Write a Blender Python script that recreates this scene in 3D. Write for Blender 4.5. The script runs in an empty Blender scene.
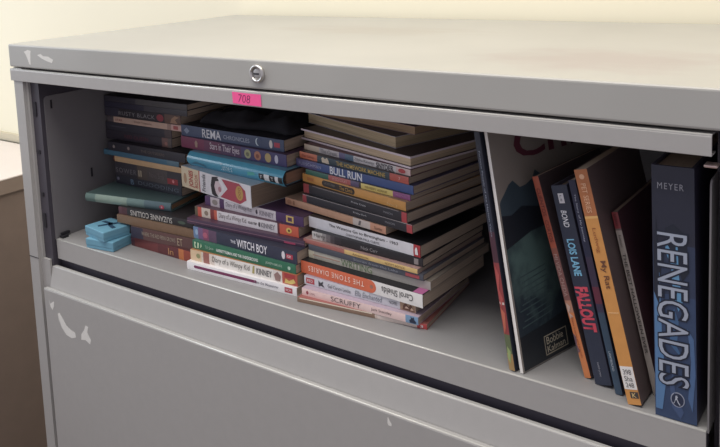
import bpy, bmesh, math, random
from mathutils import Matrix, Vector, Euler
random.seed(7)
sc = bpy.context.scene
COL = sc.collection

# ------------------------------------------------------------------ camera
cam_d = bpy.data.cameras.new('camera')
cam = bpy.data.objects.new('camera', cam_d)
COL.objects.link(cam)
cam.location = (1.08989, -0.64310, 1.44667)
cam.rotation_euler = (1.4564626, 0.0396971, 0.6059828)
cam_d.sensor_fit = 'HORIZONTAL'
cam_d.sensor_width = 36.0
cam_d.lens = 39.0
cam_d.shift_x = -0.00183
cam_d.shift_y = -0.25456
cam_d.clip_start = 0.02
sc.camera = cam

# ------------------------------------------------------------------ world, lights, exposure
sc.view_settings.view_transform = 'Standard'
sc.view_settings.look = 'None'
sc.view_settings.gamma = 1.0
sc.view_settings.use_curve_mapping = False
sc.view_settings.exposure = -0.12
wd = bpy.data.worlds.new('room_ambient')
sc.world = wd
wd.use_nodes = True
bg = wd.node_tree.nodes['Background']
bg.inputs['Color'].default_value = (0.83, 0.79, 0.88, 1)
bg.inputs['Strength'].default_value = 0.60

def area(name, loc, target, sx, sy, power, color):
    d = bpy.data.lights.new(name, 'AREA')
    d.shape = 'RECTANGLE'
    d.size = sx
    d.size_y = sy
    d.energy = power
    d.color = color
    o = bpy.data.objects.new(name, d)
    o.location = loc
    o.rotation_euler = (Vector(target) - Vector(loc)).to_track_quat('-Z', 'Y').to_euler()
    COL.objects.link(o)
    return o
area('ceiling_panel_light', (0.35, -0.46, 2.65), (0.35, -0.40, 0), 1.7, 0.7, 28.5, (1.0, 0.975, 0.93))
area('window_daylight', (-1.8, -0.75, 1.85), (0.0, 0.35, 1.25), 1.1, 1.2, 18, (0.80, 0.91, 1.0))
area('wall_washing_lamp', (1.2, 0.10, 2.6), (1.0, 0.42, 1.3), 1.2, 0.3, 7, (1.0, 0.84, 0.60))

ZT = 1.33          # cabinet top
ZS = 1.0343        # shelf surface
W = 1.018
DEP = 0.483

# ------------------------------------------------------------------ materials
def lin(c):
    return tuple((x / 255 / 12.92) if x / 255 <= 0.04045 else ((x / 255 + 0.055) / 1.055) ** 2.4 for x in c)
_m = {}
MUTE = 0.0         # how far printed colours are pulled towards grey
def mat(rgb, rough=0.55, noise=0.06, scale=60.0, metallic=0.0, coat=0.0, bump=0.0, name=None):
    key = (tuple(rgb), rough, noise, scale, metallic, coat, bump)
    if key in _m:
        return _m[key]
    m = bpy.data.materials.new(name or 'mat_%d_%d_%d' % tuple(rgb))
    m.use_nodes = True
    nt = m.node_tree
    b = nt.nodes['Principled BSDF']
    g_ = 0.3 * rgb[0] + 0.55 * rgb[1] + 0.15 * rgb[2]
    c = lin([x + (g_ - x) * MUTE for x in rgb])
    tc = nt.nodes.new('ShaderNodeTexCoord')
    nz = nt.nodes.new('ShaderNodeTexNoise')
    nz.inputs['Scale'].default_value = scale
    nz.inputs['Detail'].default_value = 3
    nt.links.new(tc.outputs['Object'], nz.inputs['Vector'])
    mx = nt.nodes.new('ShaderNodeMix')
    mx.data_type = 'RGBA'
    mx.inputs['A'].default_value = tuple(max(0, x * (1 - noise * 2)) for x in c) + (1,)
    mx.inputs['B'].default_value = tuple(min(1, x * (1 + noise * 2)) for x in c) + (1,)
    nt.links.new(nz.outputs['Fac'], mx.inputs['Factor'])
    nt.links.new(mx.outputs['Result'], b.inputs['Base Color'])
    b.inputs['Roughness'].default_value = rough
    b.inputs['Metallic'].default_value = metallic
    if coat:
        b.inputs['Coat Weight'].default_value = coat
        b.inputs['Coat Roughness'].default_value = 0.15
    if bump:
        bp = nt.nodes.new('ShaderNodeBump')
        bp.inputs['Strength'].default_value = bump
        bp.inputs['Distance'].default_value = 0.001
        nt.links.new(nz.outputs['Fac'], bp.inputs['Height'])
        nt.links.new(bp.outputs['Normal'], b.inputs['Normal'])
    _m[key] = m
    return m

def pages_mat(rgb):
    key = ('pages', tuple(rgb))
    if key in _m:
        return _m[key]
    m = bpy.data.materials.new('paper_edges')
    m.use_nodes = True
    nt = m.node_tree
    b = nt.nodes['Principled BSDF']
    tc = nt.nodes.new('ShaderNodeTexCoord')
    mp = nt.nodes.new('ShaderNodeMapping')
    mp.inputs['Scale'].default_value = (6, 6, 1400)
    nz = nt.nodes.new('ShaderNodeTexNoise')
    nz.inputs['Scale'].default_value = 1.0
    nz.inputs['Detail'].default_value = 2
    nt.links.new(tc.outputs['Object'], mp.inputs['Vector'])
    nt.links.new(mp.outputs['Vector'], nz.inputs['Vector'])
    r = nt.nodes.new('ShaderNodeValToRGB')
    c = lin(rgb)
    r.color_ramp.elements[0].position = 0.3
    r.color_ramp.elements[0].color = tuple(x * 0.62 for x in c) + (1,)
    r.color_ramp.elements[1].position = 0.62
    r.color_ramp.elements[1].color = c + (1,)
    nt.links.new(nz.outputs['Fac'], r.inputs['Fac'])
    nt.links.new(r.outputs['Color'], b.inputs['Base Color'])
    b.inputs['Roughness'].default_value = 0.9
    _m[key] = m
    return m

# ------------------------------------------------------------------ object helpers
def link(name, me, parent=None, mats=()):
    o = bpy.data.objects.new(name, me)
    for m in mats:
        me.materials.append(m)
    COL.objects.link(o)
    if parent is not None:
        o.parent = parent
    return o
def from_bm(name, bm, parent, mats, smooth=False):
    me = bpy.data.meshes.new(name)
    bmesh.ops.recalc_face_normals(bm, faces=bm.faces)
    bm.to_mesh(me)
    bm.free()
    if smooth:
        for p in me.polygons:
            p.use_smooth = True
    return link(name, me, parent, mats if isinstance(mats, (list, tuple)) else [mats])
def thing(name, label, cat, group=None, matrix=None):
    o = bpy.data.objects.new(name, None)
    o.empty_display_size = 0.02
    COL.objects.link(o)
    if matrix is not None:
        o.matrix_world = matrix
    o['label'] = label
    o['category'] = cat
    if group:
        o['group'] = group
    return o
def tag(o, label, cat, group=None):
    o['label'] = label
    o['category'] = cat
    if group:
        o['group'] = group
def bm_box(bm, lo, hi, mi=0):
    r = bmesh.ops.create_cube(bm, size=1.0)
    lo = Vector(lo); hi = Vector(hi)
    for v in r['verts']:
        v.co = Vector((lo.x + (v.co.x + .5) * (hi.x - lo.x), lo.y + (v.co.y + .5) * (hi.y - lo.y), lo.z + (v.co.z + .5) * (hi.z - lo.z)))
    fs = set()
    for v in r['verts']:
        for f in v.link_faces:
            fs.add(f)
    for f in fs:
        f.material_index = mi
    return r['verts']
def box(name, lo, hi, m, parent=None, bev=0.0, seg=2):
    bm = bmesh.new()
    bm_box(bm, lo, hi)
    if bev:
        bmesh.ops.bevel(bm, geom=bm.edges[:], offset=bev, segments=seg, profile=0.5, affect='EDGES')
    return from_bm(name, bm, parent, m)
def extrude_profile(name, prof, x0, x1, m, parent, thick=0.0012, bev=0.0):
    """sheet metal: open profile of (y, z) points extruded along x and given a thickness"""
    bm = bmesh.new()
    a = [bm.verts.new((x0, y, z)) for y, z in prof]
    b = [bm.verts.new((x1, y, z)) for y, z in prof]
    for i in range(len(prof) - 1):
        bm.faces.new((a[i], a[i + 1], b[i + 1], b[i]))
    o = from_bm(name, bm, parent, m)
    s = o.modifiers.new('sheet', 'SOLIDIFY')
    s.thickness = thick
    s.offset = 0
    if bev:
        w = o.modifiers.new('round', 'BEVEL')
        w.width = bev
        w.segments = 3
        w.limit_method = 'ANGLE'
    return o
def patch(name, pts, m, parent, thick=0.00015):
    """thin flat patch in the local XZ plane, facing -y; pts are (x, y, z)"""
    bm = bmesh.new()
    f = bm.faces.new([bm.verts.new(p) for p in pts])
    r = bmesh.ops.extrude_face_region(bm, geom=[f])
    for v in r['geom']:
        if isinstance(v, bmesh.types.BMVert):
            v.co.y -= thick
    return from_bm(name, bm, parent, m)

def text_mesh(s, shear=0.0, spacing=1.0, bold=0.0):
    cu = bpy.data.curves.new('lettering', 'FONT')
    cu.body = s
    cu.size = 1.0
    cu.shear = shear
    cu.space_character = spacing
    cu.offset = bold
    cu.resolution_u = 3
    o = bpy.data.objects.new('lettering_source', cu)
    COL.objects.link(o)
    bpy.context.view_layer.update()
    dg = bpy.context.evaluated_depsgraph_get()
    me = bpy.data.meshes.new_from_object(o.evaluated_get(dg))
    bpy.data.objects.remove(o)
    bpy.data.curves.remove(cu)
    return me
def lettering(name, s, m, parent, put, bold=0.0, shear=0.0, spacing=1.0, thick=0.00012, normal=(0, -1, 0)):
    """put(u, v) maps the unit box of the text to a local 3D point"""
    me = text_mesh(s, shear, spacing, bold)
    xs = [v.co.x for v in me.vertices]
    ys = [v.co.y for v in me.vertices]
    if not xs:
        return None
    x0, x1, y0, y1 = min(xs), max(xs), min(ys), max(ys)
    for v in me.vertices:
        v.co = put((v.co.x - x0) / max(1e-6, x1 - x0), (v.co.y - y0) / max(1e-6, y1 - y0))
    me.materials.clear()
    o = link(name, me, parent, [m])
    return o

# ------------------------------------------------------------------ room
def structure(o):
    o['kind'] = 'structure'
    return o
wall_paint = mat((240, 234, 211), 0.85, 0.015, 4.0)
structure(box('wall_back', (-2.2, DEP + 0.012, 0), (2.6, DEP + 0.10, 2.75), wall_paint))
structure(box('floor', (-2.2, -2.6, -0.05), (2.6, DEP + 0.10, 0.0), mat((128, 116, 104), 0.7, 0.05, 30)))
structure(box('trim_1', (-2.2, DEP + 0.002, 0.98), (-0.525, DEP + 0.012, 1.0), mat((205, 196, 172), 0.6, 0.02, 20)))

# ------------------------------------------------------------------ table beside the cabinet
tb = thing('side_table', 'low brown table with a pale top standing left of the grey cabinet', 'table',
           matrix=Matrix.Translation((-0.95, 0.0, 0)))
box('tabletop', (-0.43, -0.55, 0.977), (0.43, DEP - 0.005, 0.98), mat((232, 222, 214), 0.5, 0.02, 12), tb, 0.0008)
box('edge_band', (-0.4295, -0.5495, 0.945), (0.4295, DEP - 0.006, 0.977), mat((140, 124, 112), 0.6, 0.04, 25), tb, 0.001)
box('side_panel', (0.39, -0.53, 0.0), (0.422, DEP - 0.01, 0.945), mat((128, 112, 102), 0.65, 0.05, 25), tb, 0.002)
box('side_panel', (-0.422, -0.53, 0.0), (-0.39, DEP - 0.01, 0.945), mat((128, 112, 102), 0.65, 0.05, 25), tb, 0.002)
box('back_panel', (-0.39, DEP - 0.05, 0.1), (0.39, DEP - 0.03, 0.945), mat((128, 112, 102), 0.65, 0.05, 25), tb, 0.002)

# ------------------------------------------------------------------ filing cabinet
PAINT = mat((170, 168, 165), 0.40, 0.02, 90, bump=0.02)
PAINT_TOP = mat((170, 169, 164), 0.36, 0.05, 7)
EDGE = mat((206, 205, 198), 0.14, 0.02, 90, coat=1.0)  # paler and glossier than PAINT, puts the edge highlight into the colour
def smear(mt, centre, size, rgb, amount):
    # faint worn stain with its own outline on a painted surface
    nt = mt.node_tree
    b = nt.nodes['Principled BSDF']
    src = b.inputs['Base Color'].links[0].from_socket
    tc = nt.nodes.new('ShaderNodeTexCoord')
    mp = nt.nodes.new('ShaderNodeMapping')
    mp.inputs['Location'].default_value = tuple(-c / s_ for c, s_ in zip(centre, size))
    mp.inputs['Scale'].default_value = tuple(1 / s_ for s_ in size)
    nt.links.new(tc.outputs['Object'], mp.inputs['Vector'])
    nz = nt.nodes.new('ShaderNodeTexNoise')
    nz.inputs['Scale'].default_value = 2.2
    nz.inputs['Detail'].default_value = 6
    nt.links.new(mp.outputs['Vector'], nz.inputs['Vector'])
    ln = nt.nodes.new('ShaderNodeVectorMath')
    ln.operation = 'LENGTH'
    nt.links.new(mp.outputs['Vector'], ln.inputs[0])
    ad = nt.nodes.new('ShaderNodeMath')
    ad.operation = 'MULTIPLY_ADD'
    ad.inputs[1].default_value = 1.6
    nt.links.new(nz.outputs['Fac'], ad.inputs[0])
    nt.links.new(ln.outputs['Value'], ad.inputs[2])
    mr = nt.nodes.new('ShaderNodeMapRange')
    mr.inputs['From Min'].default_value = 1.15
    mr.inputs['From Max'].default_value = 1.75
    mr.inputs['To Min'].default_value = amount
    mr.inputs['To Max'].default_value = 0.0
    nt.links.new(ad.outputs['Value'], mr.inputs['Value'])
    mx = nt.nodes.new('ShaderNodeMix')
    mx.data_type = 'RGBA'
    mx.inputs['B'].default_value = lin(rgb) + (1,)
    nt.links.new(src, mx.inputs['A'])
    nt.links.new(mr.outputs['Result'], mx.inputs['Factor'])
    nt.links.new(mx.outputs['Result'], b.inputs['Base Color'])
smear(PAINT_TOP, (0.85, 0.12, ZT), (0.16, 0.09, 1), (150, 132, 132), 0.42)
smear(PAINT_TOP, (0.45, 0.30, ZT), (0.22, 0.06, 1), (150, 140, 130), 0.35)
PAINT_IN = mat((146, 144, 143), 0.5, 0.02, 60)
TRACK = mat((70, 66, 74), 0.5, 0.03, 60)
BLACK = mat((34, 32, 38), 0.6, 0.03, 60)
STEEL = mat((205, 203, 200), 0.28, 0.03, 200, metallic=0.9)
CHIP = mat((222, 220, 214), 0.7, 0.04, 300)
cab = thing('filing_cabinet', 'grey metal lateral filing cabinet with open upper shelf full of books', 'filing cabinet',
            matrix=Matrix.Translation((0, 0, 0)))
# top panel with its front fascia
top = box('top_panel', (-0.001, 0, 1.2960), (W, DEP, ZT), PAINT_TOP, cab, 0.0025, 3)
# body: side sheets, back, slide tracks
def side(name, x0, x1):
    bm = bmesh.new()
    bm_box(bm, (x0, 0.0015, 0.02), (x1, DEP - 0.004, 1.2945))
    bmesh.ops.bevel(bm, geom=[e for e in bm.edges if abs(e.verts[0].co.z - e.verts[1].co.z) > 0.5], offset=0.005, segments=4, affect='EDGES')
    return from_bm(name, bm, cab, PAINT)
side('side_panel', -0.0005, 0.0315)
side('side_panel', W - 0.0405, W + 0.0005)
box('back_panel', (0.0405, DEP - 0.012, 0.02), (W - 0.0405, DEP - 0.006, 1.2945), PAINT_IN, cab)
for xa, xb in ((0.0317, 0.0515), (W - 0.0515, W - 0.0407)):
    tr = box('slide_track', (xa, 0.0105 if xa < 0.5 else 0.045, 0.03), (xb, DEP - 0.02, 1.294), TRACK, cab)
xa = 0.0407
for zc in (1.222, 1.165, 1.10, 1.052):
    box('track_slot', (0.0375, 0.0090, zc), (0.0425, 0.0107, zc + (0.022 if zc > 1.2 or zc < 1.06 else 0.006)), BLACK, tr)
box('seam', (0.004, 0.0010, 1.0035), (0.0272, 0.0018, 1.0045), BLACK, cab)
# retracted flip-up door, seen as a channel along its lower front edge
door = extrude_profile('flip_up_door', [(0.016, 1.2757), (0.0005, 1.2757), (0.0005, 1.2910), (0.0018, 1.2926), (0.010, 1.2928), (0.012, 1.2915)],
                       -0.0010, 0.9703, PAINT, cab, 0.0014, 0.0012)
box('door_panel', (0.057, 0.012, 1.2845), (0.961, 0.42, 1.2915), PAINT, door)
box('door_hinge', (0.9630, 0.006, 1.2642), (0.9735, 0.018, 1.2668), mat((200, 178, 172), 0.3, 0.02, 60, metallic=0.6), cab, 0.0012)
def rolled_highlight(y, z, r, x0, x1, parent):  # thin round bead added along a sheet edge to draw its highlight
    bm = bmesh.new()
    n = 12
    a = [bm.verts.new((x0, y + r * math.cos(2 * math.pi * i / n), z + r * math.sin(2 * math.pi * i / n))) for i in range(n)]
    b = [bm.verts.new((x1, v.co.y, v.co.z)) for v in a]
    for i in range(n):
        bm.faces.new((a[i], a[(i + 1) % n], b[(i + 1) % n], b[i]))
    bm.faces.new(a)
    bm.faces.new(b[::-1])
    return from_bm('rolled_highlight', bm, parent, EDGE, True)
rolled_highlight(0.0013, 1.2922, 0.0013, -0.0008, 0.9701, door)
# pull-out shelf with lip and side plates
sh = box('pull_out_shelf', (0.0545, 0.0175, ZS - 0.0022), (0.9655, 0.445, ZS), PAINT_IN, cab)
extrude_profile('front_lip', [(0.024, 1.0047), (0.0165, 1.0047), (0.0165, 1.0330), (0.0170, 1.0341), (0.0180, 1.0341)], 0.0550, 0.9655, PAINT, sh, 0.0014, 0.001)
rolled_highlight(0.0168, ZS - 0.0007, 0.0011, 0.0552, 0.9653, sh)
def side_plate(x0, x1, slots):
    bm = bmesh.new()
    zt, r, y0, y1 = 1.2515, 0.006, 0.0165, 0.44
    pts = [(y0, ZS - 0.001), (y1, ZS - 0.001), (y1, zt)]
    for k in range(6):
        a = math.pi / 2 * k / 5
        pts.append((y0 + r - r * math.sin(a), zt - r + r * math.cos(a)))
    f = bm.faces.new([bm.verts.new((x0, y, z)) for y, z in pts])
    g = bmesh.ops.extrude_face_region(bm, geom=[f])
    for v in g['geom']:
        if isinstance(v, bmesh.types.BMVert):
            v.co.x = x1
    o = from_bm('side_plate', bm, sh, mat((122, 119, 121), 0.55, 0.02, 60))
    for yy, z0, z1 in slots:
        box('plate_slot', (x1 - 0.0003 if x1 > x0 else x1 - 0.0005, yy, z0), (x1 + 0.0005 if x1 > x0 else x1 + 0.0003, yy + 0.003, z1), BLACK, o)
    return o
side_plate(0.0520, 0.0534, [(0.026, 1.232, 1.245), (0.086, 1.112, 1.126)])
side_plate(0.9662, 0.9676, [])
bm = bmesh.new()
bm_box(bm, (0.0545, 0.022, ZS + 0.0002), (0.0630, 0.032, ZS + 0.0035))
bm_box(bm, (0.0545, 0.024, ZS + 0.0035), (0.0580, 0.038, ZS + 0.007))
from_bm('corner_clip', bm, sh, BLACK)
# drawer below, plus the closed ones under it
for k, zt in enumerate((0.9687, 0.664, 0.359)):
    dr = extrude_profile('drawer', [(0.016, zt + 0.0240), (0.0115, zt + 0.0247), (0.0102, zt + 0.0238), (0.0032, zt - 0.0085), (0.0032, zt - 0.016)], 0.0485, 0.9655, PAINT, cab, 0.0014, 0.001)
    extrude_profile('drawer_front', [(0.0024, zt - 0.0068), (-0.0028, zt - 0.0064), (-0.0035, zt - 0.008), (-0.0035, zt - 0.272), (0.004, zt - 0.273)], 0.0428, 0.9655, PAINT, dr, 0.0014, 0.001)
    if k == 0:
        lower = dr
        rolled_highlight(0.0109, zt + 0.0240, 0.0010, 0.0487, 0.9653, dr)
        rolled_highlight(-0.0027, zt - 0.0068, 0.0012, 0.0430, 0.9653, dr)
box('gap_shade_strip', (0.0385, 0.024, 0.970), (0.965, 0.030, 1.0300), mat((74, 70, 80), 0.6, 0.03, 60), cab)  # dark strip added to fill the gap, its colour stands for the shade inside
for xa, xb in ((0.0317, 0.0475), (W - 0.0515, W - 0.0407)):
    box('corner_post', (xa, 0.0065, 0.03), (xb, 0.0100, 1.0038), PAINT, cab)
box('plinth', (0.0407, 0.02, 0.0), (W - 0.0407, DEP - 0.02, 0.08), PAINT, cab)
# lock
LX, LZ = 0.4965, 1.3143
def ring(name, r0, r1, y0, y1, m, parent, n=40):
    bm = bmesh.new()
    prof = [(r1, 0.0), (r1, y1 * 0.6), ((r1 * 2 + r0) / 3, y1), ((r1 + r0 * 2) / 3, y1), (r0, y1 * 0.55), (r0, y0)]
    vs = []
    for i in range(n):
        a = 2 * math.pi * i / n
        vs.append([bm.verts.new((LX + r * math.cos(a), -y, LZ + r * math.sin(a))) for r, y in prof])
    for i in range(n):
        for j in range(len(prof) - 1):
            bm.faces.new((vs[i][j], vs[i][j + 1], vs[(i + 1) % n][j + 1], vs[(i + 1) % n][j]))
    return from_bm(name, bm, parent, m, True)
lk = ring('lock', 0.0068, 0.0104, 0.0005, 0.0042, STEEL, cab)
bm = bmesh.new()
n = 32
rs = [(0.0069, 0.0003), (0.0066, 0.0016), (0.005, 0.0024), (0.0025, 0.0027)]
rows = [[bm.verts.new((LX + r * math.cos(2 * math.pi * i / n), -y, LZ + r * math.sin(2 * math.pi * i / n))) for i in range(n)] for r, y in rs]
for a, b in zip(rows, rows[1:]):
    for i in range(n):
        bm.faces.new((a[i], a[(i + 1) % n], b[(i + 1) % n], b[i]))
bm.faces.new(rows[-1])
from_bm('lock_core', bm, lk, mat((190, 188, 186), 0.35, 0.03, 200, metallic=0.7), True)
box('keyhole', (LX - 0.0042, -0.0032, LZ - 0.0011), (LX + 0.0038, -0.0020, LZ + 0.0008), BLACK, lk)
# chipped paint
def blob(cx, cz, pts, y, name, parent):
    patch(name, [(cx + a * 1.45, y, cz + b) for a, b in pts], CHIP, parent, 0.0001)
blob(0.0555, 1.314, [(-.011, .006), (-.004, .009), (0.001, .008), (.000, -.001), (-.001, -.0125), (-.003, -.012), (-.006, -.003), (-.008, .002)], -0.0001, 'paint_chip', top)
blob(0.0925, 1.3125, [(-.014, .004), (-.008, .006), (-.004, .003), (.004, .003), (.012, -.001), (.010, -.006), (.002, -.004), (-.006, -.001)], -0.0001, 'paint_chip', top)
for c, p in (((0.0765, 0.9440), [(-.006, .009), (-.004, .003), (0.000, .007), (.003, .009), (.002, .001), (-.001, -.006), (-.004, -.001)]),
             ((0.1080, 0.919), [(-.014, .017), (-.011, .019), (-.006, .012), (-.001, .003), (.006, -.001), (.013, -.003), (.014, -.010), (.007, -.014), (-.002, -.012), (-.009, -.003), (-.013, .008)]),
             ((0.1510, 0.921), [(.002, .013), (.006, .012), (.004, .003), (.009, -.007), (.007, -.014), (.000, -.010), (-.007, -.012), (-.006, -.003), (-.001, .005)]),
             ((0.6735, 0.9585), [(-.0016, .0045), (-.0008, .005), (.0004, .001), (.0018, -.001), (.0016, -.004), (-.001, -.004), (-.0018, -.002)])):
    blob(c[0] - .014, c[1] - .006, p, -0.00425, 'paint_chip', lower)
# pink sticky label with a handwritten number
s = thing('sticky_label', 'small bright pink label with a handwritten number stuck under the lock', 'label',
          matrix=Matrix.Translation((0.477, -0.0004, 1.2838)))
patch('paper', [(-.0222, 0, .0068), (-.0215, 0, -.0062), (-.004, 0, -.0072), (.0225, 0, -.0071), (.0222, 0, .0066), (.0, 0, .0064)], mat((255, 92, 156), 0.6, 0.03, 80), s, 0.00025)
INK = mat((112, 34, 78), 0.7, 0.02, 80)
lettering('handwriting', '708', INK, s, lambda u, v: Vector((-.0125 + u * .0185, -.0004, -.0045 + v * .0092 - u * .0004)), shear=0.15, bold=-0.015)

# ------------------------------------------------------------------ books
MUTE = 0.24
def spine_y(z, t, bulge):
    q = 2 * z / t - 1
    return -bulge * max(0.0, 1 - q * q)
BROWN_PAGES = (194, 174, 154)
def book(name, label, group, place, D, segs, board, items=(), hard=False, bulge=0.0003, fore=False, edge=None, pages=BROWN_PAGES, stand=None, rough=0.42):
    """place: x, y, z, yaw in degrees, spine length, thickness (lying) ; stand: lean angle (standing, tops to the left)"""
    x, y, z, yaw, L, t = place
    a = math.radians(yaw)
    e = Vector((math.cos(a), math.sin(a), 0))
    nrm = Vector((-e.y, e.x, 0))
    if stand is None:
        M = Matrix.Translation((x, y, z)) @ Matrix.Rotation(a, 4, 'Z')
    else:
        th = math.radians(stand)
        U = Vector((0, 0, 1)) * math.cos(th) - e * math.sin(th)
        R = e * math.cos(th) + Vector((0, 0, 1)) * math.sin(th)
        O = Vector((x, y, z)) + U * L
        M = Matrix(((-U.x, nrm.x, R.x, O.x), (-U.y, nrm.y, R.y, O.y), (-U.z, nrm.z, R.z, O.z), (0, 0, 0, 1)))
    root = thing(name, label, 'book', group, M)
    t -= 0.0003
    c = 0.0024 if hard else 0.0006
    ins = 0.003 if hard else 0.0004
    mats = [mat(board, rough, 0.04, 40), mat(edge or board, 0.6, 0.02, 40)]
    # cover: U-shaped profile swept along the spine
    ns = 8 if bulge > 0.001 else 4
    outer = [(D, 0.0)]
    for k in range(ns + 1):
        zz = t * k / ns
        outer.append((spine_y(zz, t, bulge), zz))
    outer.append((D, t))
    inner = [(D, t - c)]
    for k in range(ns + 1):
        zz = t - c - (t - 2 * c) * k / ns
        inner.append((spine_y(zz, t, bulge) + c + 0.0002, zz))
    inner.append((D, c))
    xs = [0.0]
    cols = []
    for u, col in segs:
        xs.append(u * L)
        m = mat(col, rough, 0.05, 120)
        if m not in mats:
            mats.append(m)
        cols.append(mats.index(m))
    bm = bmesh.new()
    prof = outer + inner
    n = len(prof)
    def P(xx, q):
        if fore:
            return (L - xx, D - q[0], q[1])
        return (xx, q[0], q[1])
    rings = [[bm.verts.new(P(xx, q)) for q in prof] for xx in xs]
    for i in range(len(xs) - 1):
        for j in range(n):
            f = bm.faces.new((rings[i][j], rings[i][(j + 1) % n], rings[i + 1][(j + 1) % n], rings[i + 1][j]))
            if 1 <= j <= ns:
                f.material_index = cols[i]
            elif j == n - 1 or j == ns + 2:
                f.material_index = 1
            else:
                f.material_index = 0
    no, ni = len(outer), len(inner)
    for rg in (rings[0], rings[-1]):
        for j in range(no - 1):
            f = bm.faces.new((rg[j], rg[j + 1], rg[n - 2 - j], rg[n - 1 - j]))
            f.material_index = 1
    cover = from_bm('cover', bm, root, mats)
    # page block
    y0 = c + 0.0005
    y1 = D - ins
    pts = [P(ins, (y0, c)), P(L - ins, (y1, t - c))]
    lo = [min(pts[0][k], pts[1][k]) for k in range(3)]
    hi = [max(pts[0][k], pts[1][k]) for k in range(3)]
    box('pages', lo, hi, pages_mat(pages), root)
    # lettering and printed marks on the spine
    for it in items:
        kind = it[0]
        u0, u1, v0, v1, col = it[1:6]
        if kind == 'text':
            _, _, _, _, _, _, s, nm, opt = it
            def put(u, v, u0=u0, u1=u1, v0=v0, v1=v1, opt=opt):
                if opt.get('flip'):
                    u, v = 1 - u, 1 - v
                if opt.get('across'):
                    X = L * (u1 - v * (u1 - u0)); Z = t * (v0 + u * (v1 - v0))
                else:
                    X = L * (u0 + u * (u1 - u0)); Z = t * (v0 + v * (v1 - v0))
                return Vector((X, spine_y(Z, t, bulge) - opt.get('lift', 0.00045), Z))
            lettering(nm, s, mat(col, 0.5, 0.02, 100), cover, put, bold=opt.get('bold', 0.0), shear=opt.get('shear', 0.0), spacing=opt.get('sp', 1.0))
        else:
            nm = it[6]
            N = 24
            if kind == 'oval':
                q = [((u0 + u1) / 2 + (u1 - u0) / 2 * math.cos(2 * math.pi * k / N), (v0 + v1) / 2 + (v1 - v0) / 2 * math.sin(2 * math.pi * k / N)) for k in range(N)]
            elif kind == 'poly':
                q = it[7]
            elif kind == 'pill':
                rr = (v1 - v0) / 2 * t / L
                q = [(u0 + rr - rr * math.sin(math.pi * k / 8), (v0 + v1) / 2 + (v1 - v0) / 2 * math.cos(math.pi * k / 8)) for k in range(9)] + \
                    [(u1 - rr + rr * math.sin(math.pi * k / 8), (v0 + v1) / 2 - (v1 - v0) / 2 * math.cos(math.pi * k / 8)) for k in range(9)]
            else:
                q = []
                K = 6
                for k in range(K + 1):
                    q.append((u0, v0 + (v1 - v0) * k / K))
                for k in range(K + 1):
                    q.append((u1, v1 - (v1 - v0) * k / K))
            lift = 0.00012 +  (it[7] if kind in ('rect', 'oval', 'pill') and len(it) > 7 else 0)
            lift += 0.0001 if kind == 'poly' else 0
            lift += 0.0004 if nm == 'publisher_mark' and kind == 'poly' else 0
            patch(nm, [(L * a_, spine_y(t * b_, t, bulge) - lift, t * b_) for a_, b_ in q], mat(col, 0.5, 0.03, 200), cover, 0.00006)
    return root, cover, (L, D, t)
def T(s, u0, u1, v0, v1, col, name='title', **o):
    return ('text', u0, u1, v0, v1, col, s, name, o)
def Rc(u0, u1, v0, v1, col, name='spine_mark', lift=0.0):
    return ('rect', u0, u1, v0, v1, col, name, lift)
def Ov(u0, u1, v0, v1, col, name='spine_mark', lift=0.0):
    return ('oval', u0, u1, v0, v1, col, name, lift)
def Pl(u0, u1, v0, v1, col, name='spine_mark', lift=0.0):
    return ('pill', u0, u1, v0, v1, col, name, lift)
def Po(pts, col, name='spine_picture'):
    return ('poly', 0, 0, 0, 0, col, name, pts)

# ------------------------------------------------------------------ right-hand stack (bottom to top)
GC = 'books piled in the tall right-hand stack'
WHT = (238, 234, 232); DARK = (40, 38, 44); REDL = (196, 52, 56)
book('paperback_book', 'thin brown and cream paperback at the very bottom of the tall right-hand stack', GC,
     (0.508, 0.0342, 1.0345, 5.9, 0.1686, 0.0061), .128, [(.62, (150, 116, 92)), (.64, (212, 190, 176)), (.93, (226, 206, 194)), (1, (214, 66, 66))], (176, 96, 88),
     [Rc(.02, .6, .78, .98, (222, 206, 180)), T('3', .95, .975, .25, .75, WHT, 'publisher_mark')])
book('paperback_book', 'pale pink paperback with dark serif title second from bottom of right-hand stack', GC,
     (0.5093, 0.042, 1.0403, 1.3, 0.1592, 0.0092), .126, [(.9, (238, 202, 194)), (1, (118, 160, 200))], (196, 170, 186),
     [T('SCRUFFY', .27, .53, .2, .86, (74, 54, 58), bold=-.01), T('Jack Stoneley', .62, .79, .3, .76, (98, 70, 74), 'author_name'), Po([(.935, .1), (.93, .4), (.945, .62), (.94, .9), (.955, .75), (.965, .9), (.972, .55), (.985, .3), (.98, .1)], (38, 50, 78)),
      Ov(.04, .062, .25, .75, (170, 66, 78), 'publisher_mark'), T('LION', .075, .12, .36, .62, (150, 90, 96), 'publisher_name')])
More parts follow.
